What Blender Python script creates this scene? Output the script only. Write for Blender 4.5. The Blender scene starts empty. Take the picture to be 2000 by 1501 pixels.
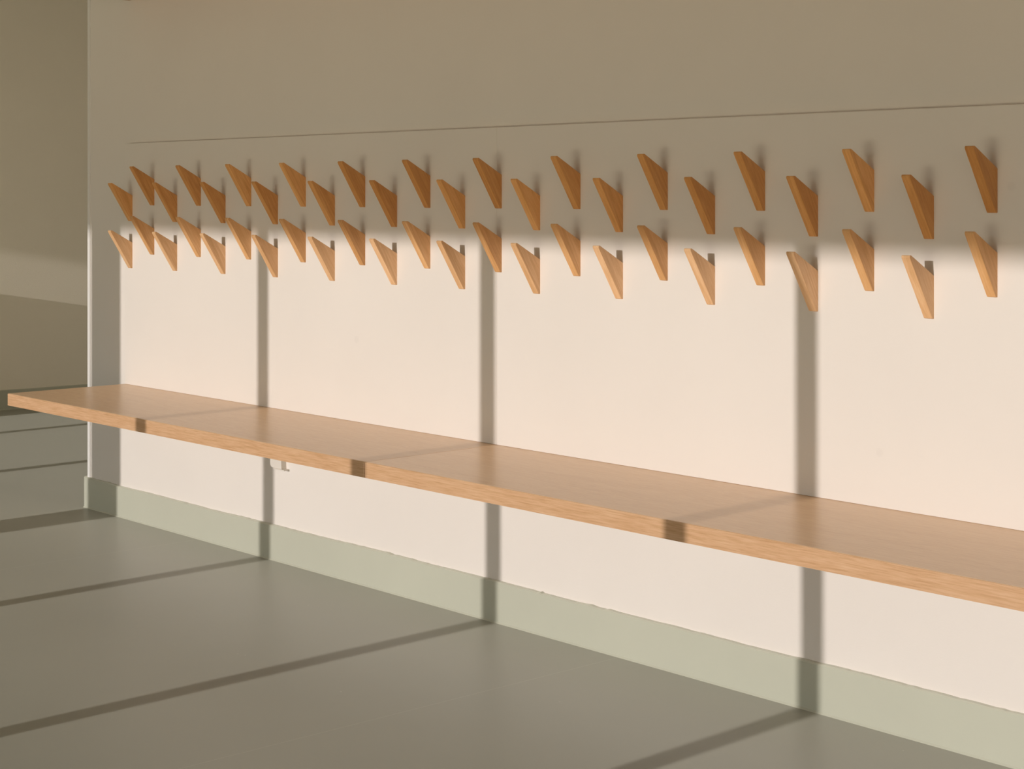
import bpy, bmesh, math, random
from mathutils import Vector

random.seed(4)
S = bpy.context.scene
C = bpy.context.collection

# ------------------------------------------------------------------ view
S.view_settings.view_transform = 'Standard'
S.view_settings.look = 'None'
S.view_settings.exposure = 0.0
S.view_settings.gamma = 1.0
S.view_settings.use_curve_mapping = False
S.cycles.caustics_reflective = True
S.cycles.sample_clamp_indirect = 0.0
S.cycles.max_bounces = 12
S.cycles.diffuse_bounces = 8
S.cycles.glossy_bounces = 6

# ------------------------------------------------------------------ helpers
def box_bm(bm, x0, x1, y0, y1, z0, z1):
    v = [bm.verts.new((x, y, z)) for x in (x0, x1) for y in (y0, y1) for z in (z0, z1)]
    for f in ((0, 1, 3, 2), (4, 6, 7, 5), (0, 4, 5, 1), (2, 3, 7, 6), (0, 2, 6, 4), (1, 5, 7, 3)):
        bm.faces.new([v[i] for i in f])

def prism_bm(bm, pts, axis, a, b):
    """extrude a 2D outline along an axis: 'x' -> pts are (y, z); 'y' -> (x, z); 'z' -> (x, y)"""
    def p(q, t):
        return {'x': (t, q[0], q[1]), 'y': (q[0], t, q[1]), 'z': (q[0], q[1], t)}[axis]
    A = [bm.verts.new(p(q, a)) for q in pts]
    B = [bm.verts.new(p(q, b)) for q in pts]
    n = len(pts)
    bm.faces.new(A)
    bm.faces.new(B[::-1])
    for i in range(n):
        bm.faces.new((A[i], B[i], B[(i + 1) % n], A[(i + 1) % n]))

def obj(name, bm, mat, parent=None, bevel=0, seg=2, smooth=False):
    bmesh.ops.recalc_face_normals(bm, faces=bm.faces[:])
    if bevel:
        bmesh.ops.bevel(bm, geom=bm.edges[:], offset=bevel, segments=seg, profile=.5,
                        affect='EDGES', clamp_overlap=True)
    me = bpy.data.meshes.new(name)
    bm.to_mesh(me)
    bm.free()
    me.materials.append(mat)
    if smooth:
        for p in me.polygons:
            p.use_smooth = True
    o = bpy.data.objects.new(name, me)
    C.objects.link(o)
    if parent:
        o.parent = parent
    return o

def tag(o, label, cat, group=None):
    o['label'] = label
    o['category'] = cat
    if group:
        o['group'] = group
    return o

def struct(name, bm, mat, parent=None, **k):
    o = obj(name, bm, mat, parent, **k)
    o['kind'] = 'structure'
    return o

def empty(name, loc):
    o = bpy.data.objects.new(name, None)
    C.objects.link(o)
    o.location = loc
    return o

# ------------------------------------------------------------------ materials
PANEL_Y = -.020          # face of the boards behind the pegs
class Mat:
    def __init__(self, name):
        self.m = bpy.data.materials.new(name)
        self.m.use_nodes = True
        self.t = self.m.node_tree
        self.b = self.t.nodes['Principled BSDF']
    def n(self, kind, **kw):
        nd = self.t.nodes.new(kind)
        for k, v in kw.items():
            if k in ('inputs',):
                for i, x in v.items():
                    nd.inputs[i].default_value = x
            else:
                setattr(nd, k, v)
        return nd
    def l(self, a, b):
        self.t.links.new(a, b)
    def ramp(self, fac, stops):
        r = self.n('ShaderNodeValToRGB')
        e = r.color_ramp.elements
        e[0].position, e[0].color = stops[0][0], (*stops[0][1], 1)
        e[1].position, e[1].color = stops[-1][0], (*stops[-1][1], 1)
        for p, c in stops[1:-1]:
            x = e.new(p)
            x.color = (*c, 1)
        self.l(fac, r.inputs[0])
        return r.outputs[0]
    def mix(self, fac, a, b, mode='MIX'):
        x = self.n('ShaderNodeMix', data_type='RGBA', blend_type=mode)
        for sock, val in ((x.inputs[0], fac), (x.inputs[6], a), (x.inputs[7], b)):
            if hasattr(val, 'is_linked'):
                self.l(val, sock)
            elif isinstance(val, (int, float)):
                sock.default_value = val
            else:
                sock.default_value = (*val, 1)
        return x.outputs[2]
    def math(self, op, a, b=None, c=None):
        x = self.n('ShaderNodeMath', operation=op)
        for i, val in enumerate((a, b, c)):
            if val is None:
                continue
            if hasattr(val, 'is_linked'):
                self.l(val, x.inputs[i])
            else:
                x.inputs[i].default_value = val
        return x.outputs[0]
    def bump(self, h, strength, dist):
        b = self.n('ShaderNodeBump', inputs={'Strength': strength, 'Distance': dist})
        self.l(h, b.inputs['Height'])
        self.l(b.outputs[0], self.b.inputs['Normal'])

def mul(c, k):
    return tuple(x * k for x in c)

def paint(name, col, rough, bump=.05, var=.015, spec=.5, smudges=()):
    M = Mat(name)
    tc = M.n('ShaderNodeTexCoord')
    n1 = M.n('ShaderNodeTexNoise', inputs={'Scale': 2.2, 'Detail': 4.0, 'Roughness': .6})
    M.l(tc.outputs['Object'], n1.inputs['Vector'])
    c = M.ramp(n1.outputs[0], [(.3, mul(col, 1 - var)), (.7, mul(col, 1 + var))])
    for px, pz, r in smudges:            # greasy finger marks on the paint
        d = M.n('ShaderNodeVectorMath', operation='DISTANCE')
        M.l(tc.outputs['Object'], d.inputs[0])
        d.inputs[1].default_value = (px, PANEL_Y, pz)
        f = M.n('ShaderNodeMapRange', interpolation_type='SMOOTHSTEP', inputs={1: r * .4, 2: r, 3: 1.0, 4: 0.0})
        M.l(d.outputs['Value'], f.inputs[0])
        c = M.mix(M.math('MULTIPLY', f.outputs[0], .55), c, mul(col, .93))
    M.l(c, M.b.inputs['Base Color'])
    M.b.inputs['Roughness'].default_value = rough
    M.b.inputs['Specular IOR Level'].default_value = spec
    n2 = M.n('ShaderNodeTexNoise', inputs={'Scale': 260.0, 'Detail': 2.0})
    M.l(tc.outputs['Object'], n2.inputs['Vector'])
    M.bump(n2.outputs[0], bump, .002)
    return M.m

WALL_COL = (.80, .755, .70)
m_wall = paint('white_wall_paint', WALL_COL, .55, .08)
m_panel = paint('white_panel_paint', WALL_COL, .45, .03, smudges=((-3.866, .681, .014), (-2.102, .564, .012), (-1.80, 1.10, .012)))
m_far = paint('cream_wall_paint', (.88, .83, .71), .5, .25)
m_ceiling = paint('ceiling_paint', (.78, .74, .68), .7)
m_trim = paint('white_trim', (.80, .79, .77), .3, .0, .0)
m_frame = paint('window_frame_paint', (.5, .47, .42), .4, .0, .0)
m_bracket = paint('white_bracket_paint', (.74, .70, .63), .4, .0, .0)

SAGE = (.40, .405, .345)

def vinyl(name, col, rough, seams=False):
    M = Mat(name)
    tc = M.n('ShaderNodeTexCoord')
    n1 = M.n('ShaderNodeTexNoise', inputs={'Scale': 1.3, 'Detail': 6.0, 'Roughness': .62})
    M.l(tc.outputs['Object'], n1.inputs['Vector'])
    c = M.ramp(n1.outputs[0], [(.28, mul(col, .965)), (.72, mul(col, 1.035))])
    # fine scuff streaks
    mp = M.n('ShaderNodeMapping', inputs={'Scale': (5.0, 40.0, 5.0), 'Rotation': (0, 0, .5)})
    M.l(tc.outputs['Object'], mp.inputs[0])
    n2 = M.n('ShaderNodeTexNoise', inputs={'Scale': 3.0, 'Detail': 5.0, 'Roughness': .7})
    M.l(mp.outputs[0], n2.inputs['Vector'])
    s = M.ramp(n2.outputs[0], [(.66, (0, 0, 0)), (.80, (1, 1, 1))])
    c = M.mix(M.math('MULTIPLY', s, .10), c, mul(col, 1.25))
    # dirt specks
    vo = M.n('ShaderNodeTexVoronoi', inputs={'Scale': 9.0})
    M.l(tc.outputs['Object'], vo.inputs['Vector'])
    sp = M.math('LESS_THAN', vo.outputs['Distance'], .022)
    c = M.mix(M.math('MULTIPLY', sp, .35), c, (.72, .70, .62))
    if seams:
        sx = M.n('ShaderNodeSeparateXYZ')
        M.l(tc.outputs['Object'], sx.inputs[0])
        # welded sheet joints running towards the wall every 2 m
        f = M.math('ABSOLUTE', M.math('SUBTRACT', M.math('FRACT', M.math('DIVIDE', M.math('ADD', sx.outputs[0], 11.1955), 1.855)), .5))
        ln = M.math('LESS_THAN', f, .0009)
        c = M.mix(M.math('MULTIPLY', ln, .4), c, mul(col, 1.3))
    M.l(c, M.b.inputs['Base Color'])
    M.b.inputs['Roughness'].default_value = rough
    M.b.inputs['Diffuse Roughness'].default_value = 1.0
    M.b.inputs['Specular IOR Level'].default_value = .30
    return M.m

m_floor = vinyl('sage_floor_vinyl', SAGE, .38, True)
m_terrace = paint('polished_terrace_stone', (.42, .36, .27), .20, .0, .04)
m_skirt = vinyl('sage_skirting_vinyl', (.58, .592, .50), .42)

def wood(name, dark, mid, light, rot=None, along='X', rough=.45, tint=False, scale=1.0, contrast=1.0, broad=.42, fine_w=.42, aspect=.055, freq=330.0):
    M = Mat(name)
    tc = M.n('ShaderNodeTexCoord')
    vec = tc.outputs['Object']
    if tint:
        oi = M.n('ShaderNodeObjectInfo')
        off = M.n('ShaderNodeVectorMath', operation='SCALE')
        off.inputs[0].default_value = (3.1, 7.7, 5.3)
        M.l(oi.outputs['Random'], off.inputs['Scale'])
        rt = M.n('ShaderNodeVectorRotate', rotation_type='X_AXIS')
        M.l(vec, rt.inputs['Vector'])
        rt.inputs['Angle'].default_value = rot
        ad = M.n('ShaderNodeVectorMath', operation='ADD')
        M.l(rt.outputs[0], ad.inputs[0])
        M.l(off.outputs[0], ad.inputs[1])
        vec = ad.outputs[0]
    sc = {'X': (aspect, 1, 1), 'Z': (1, 1, .07)}[along]
    mp = M.n('ShaderNodeMapping', inputs={'Scale': sc})
    M.l(vec, mp.inputs[0])
    big = M.n('ShaderNodeTexNoise', inputs={'Scale': 26.0 * scale, 'Detail': 3.0, 'Roughness': .55, 'Distortion': .6})
    M.l(mp.outputs[0], big.inputs['Vector'])
    rings = M.math('FRACT', M.math('MULTIPLY', big.outputs[0], 7.0))
    tri = M.math('ABSOLUTE', M.math('SUBTRACT', rings, .5))
    fine = M.n('ShaderNodeTexNoise', inputs={'Scale': freq * scale, 'Detail': 4.0, 'Roughness': .65})
    M.l(mp.outputs[0], fine.inputs['Vector'])
    h = M.math('ADD', M.math('MULTIPLY', big.outputs[0], broad),
               M.math('ADD', M.math('MULTIPLY', tri, .22 * contrast), M.math('MULTIPLY', fine.outputs[0], fine_w)))
    c = M.ramp(h, [(.30, dark), (.49, mid), (.68, light)])
    if tint:
        c = M.mix(1.0, c, oi.outputs['Color'], 'MULTIPLY')
    M.l(c, M.b.inputs['Base Color'])
    M.b.inputs['Roughness'].default_value = rough
    M.bump(fine.outputs[0], .12, .0008)
    return M.m

GRAIN = math.atan2(.072, .126)
m_peg = wood('oiled_cherry_wood', (.53, .26, .085), (.645, .345, .135), (.74, .44, .195), rot=-GRAIN, along='Z', tint=True, contrast=1.0)
m_bench = wood('oak_veneer', (.71, .445, .245), (.81, .555, .33), (.87, .62, .395), along='X', rough=.30, broad=.26, fine_w=.62, aspect=.08, freq=260.0, contrast=.5)
m_edge = wood('oak_edge_veneer', (.55, .31, .15), (.665, .405, .225), (.74, .49, .295), along='X', rough=.45, broad=.10, fine_w=.82, aspect=.05, freq=330.0, contrast=.3)
m_shelf = wood('oak_shelf_veneer', (.46, .235, .09), (.60, .33, .145), (.69, .42, .20), along='X', rough=.45)

# ------------------------------------------------------------------ measures (metres)
WALL_END = -5.450        # free end of the peg wall
BENCH_X = -5.160
FAR_X = -8.17            # wall beyond the opening
RIGHT = 2.6
SCREEN_Y = -3.10         # glazing posts
EAVE_Y = -8.0            # outer edge of the roof
TAN = .168               # sun elevation
EAVE_Z = .962 + TAN * (PANEL_Y - EAVE_Y)

# ------------------------------------------------------------------ setting
bm = bmesh.new(); box_bm(bm, FAR_X - 1, RIGHT + 1, SCREEN_Y, 3.2, -.1, 0)
struct('floor', bm, m_floor)
# polished paving of the covered terrace outside the glazing; the low sun glances off it up onto the wall
bm = bmesh.new(); box_bm(bm, FAR_X - 6, RIGHT + 6, -3.9, SCREEN_Y, -.1, -.002)
struct('floor_terrace', bm, m_terrace)
bm = bmesh.new(); box_bm(bm, FAR_X - .6, RIGHT + .4, EAVE_Y, 3.2, EAVE_Z, EAVE_Z + .25)
struct('ceiling', bm, m_ceiling)
bm = bmesh.new(); box_bm(bm, WALL_END, RIGHT, 0, .12, 0, EAVE_Z)
struct('wall_back', bm, m_wall)
bm = bmesh.new(); box_bm(bm, RIGHT, RIGHT + .12, SCREEN_Y, .12, 0, EAVE_Z)
struct('wall_right', bm, m_wall)
bm = bmesh.new(); box_bm(bm, FAR_X - .8, RIGHT, 3.0, 3.12, 0, EAVE_Z)
struct('wall_rear', bm, m_wall)
# far wall: turned a little towards the daylight
t = math.tan(math.radians(6.0))
def farx(y):
    return FAR_X + (y - 1.2) * t
bm = bmesh.new()
prism_bm(bm, [(farx(SCREEN_Y - .1), SCREEN_Y - .1), (farx(3.0), 3.0), (farx(3.0) - .12, 3.0), (farx(SCREEN_Y - .1) - .12, SCREEN_Y - .1)], 'z', 0, EAVE_Z)
struct('wall_left', bm, m_far)

# corner bead on the free wall end
bm = bmesh.new()
prism_bm(bm, [(WALL_END - .002, .03), (WALL_END - .002, .001), (WALL_END + .0005, -.0025), (WALL_END + .017, -.0025), (WALL_END + .018, 0), (WALL_END, 0), (WALL_END, .03)], 'z', .09, EAVE_Z)
struct('trim_1', bm, m_trim)

# skirtings with a hand-cut, slightly wavy top edge and a rounded return at the wall end
def wav(x, k):
    a = .0011 * math.sin(x * 3.1 + k) + .0008 * math.sin(x * 11.3 + 2 * k)
    j = random.uniform(-.0007, .0007)
    if random.random() < .05:
        j += random.uniform(.001, .003)
    return a + j

def skirting(name, path, th, h, k):
    """path: wall points; th: list of outward offsets (dx, dy) per point"""
    bm = bmesh.new()
    rows = []
    for (x, y), (dx, dy) in zip(path, th):
        z = h + wav(x + y, k)
        prof = [(0, 0.0), (1.25, 0.0), (1.0, .004), (1.0, z - .003), (.8, z), (0, z)]
        rows.append([bm.verts.new((x + dx * s, y + dy * s, zz)) for s, zz in prof])
    for a, b in zip(rows, rows[1:]):
        for i in range(len(a)):
            j = (i + 1) % len(a)
            bm.faces.new((a[i], b[i], b[j], a[j]))
    bm.faces.new(rows[0]); bm.faces.new(rows[-1][::-1])
    return struct(name, bm, m_skirt)

T = .0135
path, off = [], []
for y in (.12, .06, .02):
    path.append((WALL_END, y)); off.append((-T, 0))
for i in range(9):
    a = math.pi + i / 8 * math.pi / 2
    path.append((WALL_END, 0)); off.append((T * math.cos(a), T * math.sin(a)))
path = [(x + (1e-5 * i), y) for i, (x, y) in enumerate(path)]
x = WALL_END + .03
while x < RIGHT:
    path.append((x, 0)); off.append((0, -T))
    x += random.uniform(.006, .03)
skirting('baseboard_back', path, off, .1035, .4)
path = [(farx(y), y) for y in [SCREEN_Y + .05 + .06 * i for i in range(101)]]
skirting('baseboard_left', path, [(T, 0)] * len(path), .101, 1.7)

# glazing screen behind the camera: posts at a regular pitch, one broad one
AZ = math.radians(1.3)          # sun drifts this much towards -X on its way in
dx = math.tan(AZ) * (-SCREEN_Y)
win = empty('window_1', (0, SCREEN_Y, 0)); win['kind'] = 'structure'
for k in range(-5, 5):
    xc = -2.2885 + 1.0222 * k + dx
    x0, x1 = xc - .0285, xc + .0285
    if k == -3:
        x0, x1 = -5.427 + dx, -5.224 + dx
    bm = bmesh.new(); box_bm(bm, x0, x1, -.03, .03, 0, EAVE_Z)
    o = obj('mullion', bm, m_frame, win); o['kind'] = 'structure'

# low block added beside the far wall, out of the frame, whose top edge cuts the patch of sun
bm = bmesh.new(); box_bm(bm, FAR_X - .05, FAR_X + .22, .15, .45, 0, .672)
struct('shade_block', bm, m_far)

# ------------------------------------------------------------------ boards behind the pegs
PT, PB = 1.2545, .4525
def board(x0, x1, label):
    bm = bmesh.new(); box_bm(bm, x0, x1, PANEL_Y, 0, PB, PT)
    return tag(obj('wall_board', bm, m_panel, bevel=.0008, seg=1), label, 'board', 'white boards behind the coat pegs')
board(-5.157, -3.2743, 'long white board behind the pegs, left of the thin vertical joint')
board(-3.2740, -1.3900, 'long white board behind the pegs, right of the thin vertical joint')

# ------------------------------------------------------------------ pegs
Y1, Y0 = -.0775, -.0800
PROFILE = [(0, 0), (0, .0848), (Y1 + .002, .1262), (Y1 - .0018, .1262), (Y0 - .0008, .1235), (Y0, .1205), (-.0062, .0012), (-.0045, 0)]
def peg_mesh():
    bm = bmesh.new()
    prism_bm(bm, PROFILE, 'x', -.01, .01)
    bmesh.ops.recalc_face_normals(bm, faces=bm.faces[:])
    es = [e for e in bm.edges if abs(e.verts[0].co.y) + abs(e.verts[1].co.y) > 1e-4]
    bmesh.ops.bevel(bm, geom=es, offset=.0011, segments=2, profile=.5, affect='EDGES', clamp_overlap=True)
    return bm
proto = obj('coat_peg', peg_mesh(), m_peg)

ORD = ['first', 'second', 'third', 'fourth', 'fifth', 'sixth', 'seventh', 'eighth', 'ninth', 'tenth', 'eleventh', 'last']
ROWS = [
    ('top row of pegs', 1.0495, 1, [.88, .88, 1.05, 1.10, .82, .80, .80, .88, .84, .88, 1.15, .74]),
    ('second row of pegs down', .9968, 0, [1.0, .90, .80, .84, .95, .80, 1.05, 1.15, 1.02, .83, .92, .86]),
    ('third row of pegs down', .8890, 1, [.94, 1.14, 1.12, .96, .88, 1.10, .94, 1.06, .93, 1.0, .97, 1.02]),
    ('bottom row of pegs', .8406, 0, [1.03, 1.04, 1.14, 1.0, 1.06, 1.22, 1.04, 1.08, 1.22, 1.12, 1.2, 1.06]),
]
LIGHT_GAIN = {ROWS[0][0]: (1.22, 1.18, 1.05), ROWS[1][0]: (1.22, 1.18, 1.05), ROWS[2][0]: (1.18, 1.24, 1.36), ROWS[3][0]: (1.20, 1.36, 1.75)}  # sunlit paleness of the lower rows put into the wood colour
X0, PITCH = -5.1074, .14250
used = False
for rname, z, odd, tones in ROWS:
    for i, tone in enumerate(tones):
        if used:
            o = proto.copy(); C.objects.link(o)
        else:
            o = proto; used = True
        o.location = (X0 + PITCH * (2 * i + odd) - .01, PANEL_Y + .0004, z)
        r = random.uniform(-.02, .02)
        # paler pieces are also yellower
        k = LIGHT_GAIN[rname]
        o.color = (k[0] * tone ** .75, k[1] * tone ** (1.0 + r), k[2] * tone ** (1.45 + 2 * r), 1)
        kind = ('very pale maple-toned' if tone > 1.21 else 'pale honey-coloured' if tone > 1.07 else
                'honey-brown' if tone > .9 else 'dark reddish-brown')
        where = 'last on the right in the %s' % rname if i == 11 else '%s from the left in the %s' % (ORD[i], rname)
        tag(o, '%s wedge-shaped wooden peg, %s' % (kind, where), 'coat peg', 'wedge-shaped wooden coat pegs on the white boards')

# ------------------------------------------------------------------ bench
YB, ZB, ZU = -.4353, .4522, .4142
bench = empty('wall_bench', (BENCH_X, 0, ZU))
tag(bench, 'long floating oak bench along the white wall below the coat pegs', 'bench')
def seat(x0, x1):
    bm = bmesh.new(); box_bm(bm, x0 - BENCH_X, x1 - BENCH_X, YB + .002, 0, 0, ZB - ZU)
    s = obj('seat_board', bm, m_bench, bench, bevel=.0007, seg=1)
    bm = bmesh.new(); box_bm(bm, x0 - BENCH_X, x1 - BENCH_X, YB, YB + .002, .0003, ZB - ZU - .0007)
    e = obj('edge_strip', bm, m_edge, s)
    e['label'] = 'front edge veneer with tight horizontal grain'
    return s
seat(BENCH_X, -3.2747)
seat(-3.2733, RIGHT - .02)
# white folded bracket hanging below the seat, against the wall
bx = -4.2975 - BENCH_X
def br(pts, y0, y1, name, parent):
    bm = bmesh.new()
    prism_bm(bm, pts, 'y', y0, y1)
    return obj(name, bm, m_bracket, parent, bevel=.0006, seg=1)
zb = .276 - ZU
arc = [(bx + .014 - .014 * math.cos(a), zb + .013 - .013 * math.sin(a)) for a in [i / 6 * math.pi / 2 for i in range(7)]]
plate = br([(bx, 0)] + arc + [(bx + .0600, zb), (bx + .047, 0)], -.018, 0, 'bracket', bench)
plate['label'] = 'white folded metal bracket below the seat'
br([(bx + .020, zb - .0035), (bx + .076, zb - .0035), (bx + .076, zb), (bx + .020, zb)], -.020, 0, 'bracket_flange', plate)

# ------------------------------------------------------------------ high shelf
bm = bmesh.new(); box_bm(bm, 0, RIGHT - .05 + 5.165, -.22, 0, 0, .035)
sh = obj('wall_shelf', bm, m_shelf, bevel=.003)
sh.location = (-5.165, 0, 1.7345)
tag(sh, 'wooden shelf high on the wall, only its lower left corner peeping in', 'shelf')

# ------------------------------------------------------------------ light
GLOW_W = .24
LOW_GLOW, LOW_GLOW_COL = 7.4, (1.0, .90, .66)
HAZE, HAZE_COL = 10.0, (.94, 1.0, .98)
BASE, BASE_LOW, BASE_HIGH = .02, (1.0, .88, .68), (.75, .80, .85)
EAST, EAST_COL = 5.2, (1.0, .86, .66)
sun = bpy.data.lights.new('low_sun', 'SUN')
sun.energy = 2.15
sun.color = (1.0, .92, .88)
sun.angle = math.radians(.43)
so = bpy.data.objects.new('low_sun', sun); C.objects.link(so)
d = Vector((-math.sin(AZ), math.cos(AZ), -TAN)).normalized()
so.rotation_euler = d.to_track_quat('-Z', 'Y').to_euler()
so.location = (0, -8, 4)

# evening sky: warm haze glowing low around the sun, with a glow added below the horizon to light the wall
w = bpy.data.worlds.new('evening_sky'); S.world = w
w.use_nodes = True
nt = w.node_tree
bg = nt.nodes['Background']
def wn(op, a, b=None):
    x = nt.nodes.new('ShaderNodeMath'); x.operation = op
    for i, v in enumerate((a, b)):
        if v is None:
            continue
        if hasattr(v, 'is_linked'):
            nt.links.new(v, x.inputs[i])
        else:
            x.inputs[i].default_value = v
    return x.outputs[0]
def wmix(mode, f, a, b):
    x = nt.nodes.new('ShaderNodeMix'); x.data_type = 'RGBA'; x.blend_type = mode
    for sock, v in ((x.inputs[0], f), (x.inputs[6], a), (x.inputs[7], b)):
        if hasattr(v, 'is_linked'):
            nt.links.new(v, sock)
        elif isinstance(v, (int, float)):
            sock.default_value = v
        else:
            sock.default_value = (*v, 1)
    return x.outputs[2]
tc = nt.nodes.new('ShaderNodeTexCoord')
sx = nt.nodes.new('ShaderNodeSeparateXYZ')
nt.links.new(tc.outputs['Generated'], sx.inputs[0])
X, Y, Z = sx.outputs
def gauss(v, mid, sig):
    d = wn('DIVIDE', wn('SUBTRACT', v, mid), sig)
    return wn('EXPONENT', wn('MULTIPLY', wn('MULTIPLY', d, d), -1.0))
front = wn('LESS_THAN', Y, 0.0)
lobe = wn('MULTIPLY', front, gauss(X, .04, GLOW_W))
low_glow = wn('MULTIPLY', lobe, gauss(Z, -.24, .14))       # added glow from below, standing in for low sun bounced upward
haze = wn('MULTIPLY', lobe, gauss(Z, .175, .065))         # glow of the haze around the sun itself
east = wn('MULTIPLY', wn('POWER', wn('MAXIMUM', X, 0.0), 2.0), gauss(Z, .02, .085))
base = wmix('MIX', wn('MAXIMUM', Z, 0.0), BASE_LOW, BASE_HIGH)
tot = wmix('MULTIPLY', 1.0, base, (BASE, BASE, BASE))
for col, amount, k in ((HAZE_COL, haze, HAZE), (LOW_GLOW_COL, low_glow, LOW_GLOW), (EAST_COL, east, EAST)):
    tot = wmix('ADD', 1.0, tot, wmix('MULTIPLY', 1.0, col, wn('MULTIPLY', amount, k)))
nt.links.new(tot, bg.inputs[0])
bg.inputs[1].default_value = 1.0

# ------------------------------------------------------------------ camera
cam = bpy.data.cameras.new('camera')
cam.sensor_width = 36
cam.sensor_fit = 'HORIZONTAL'
cam.lens = 36 * 3366.9 / 2000
cam.shift_y = (380.12 - 750.5) / 2000
cam.clip_end = 200
co = bpy.data.objects.new('camera', cam); C.objects.link(co)
co.location = (0, -2.8935, 1.084)
co.rotation_euler = (math.pi / 2, 0, math.pi / 2 - .7292)
S.camera = co
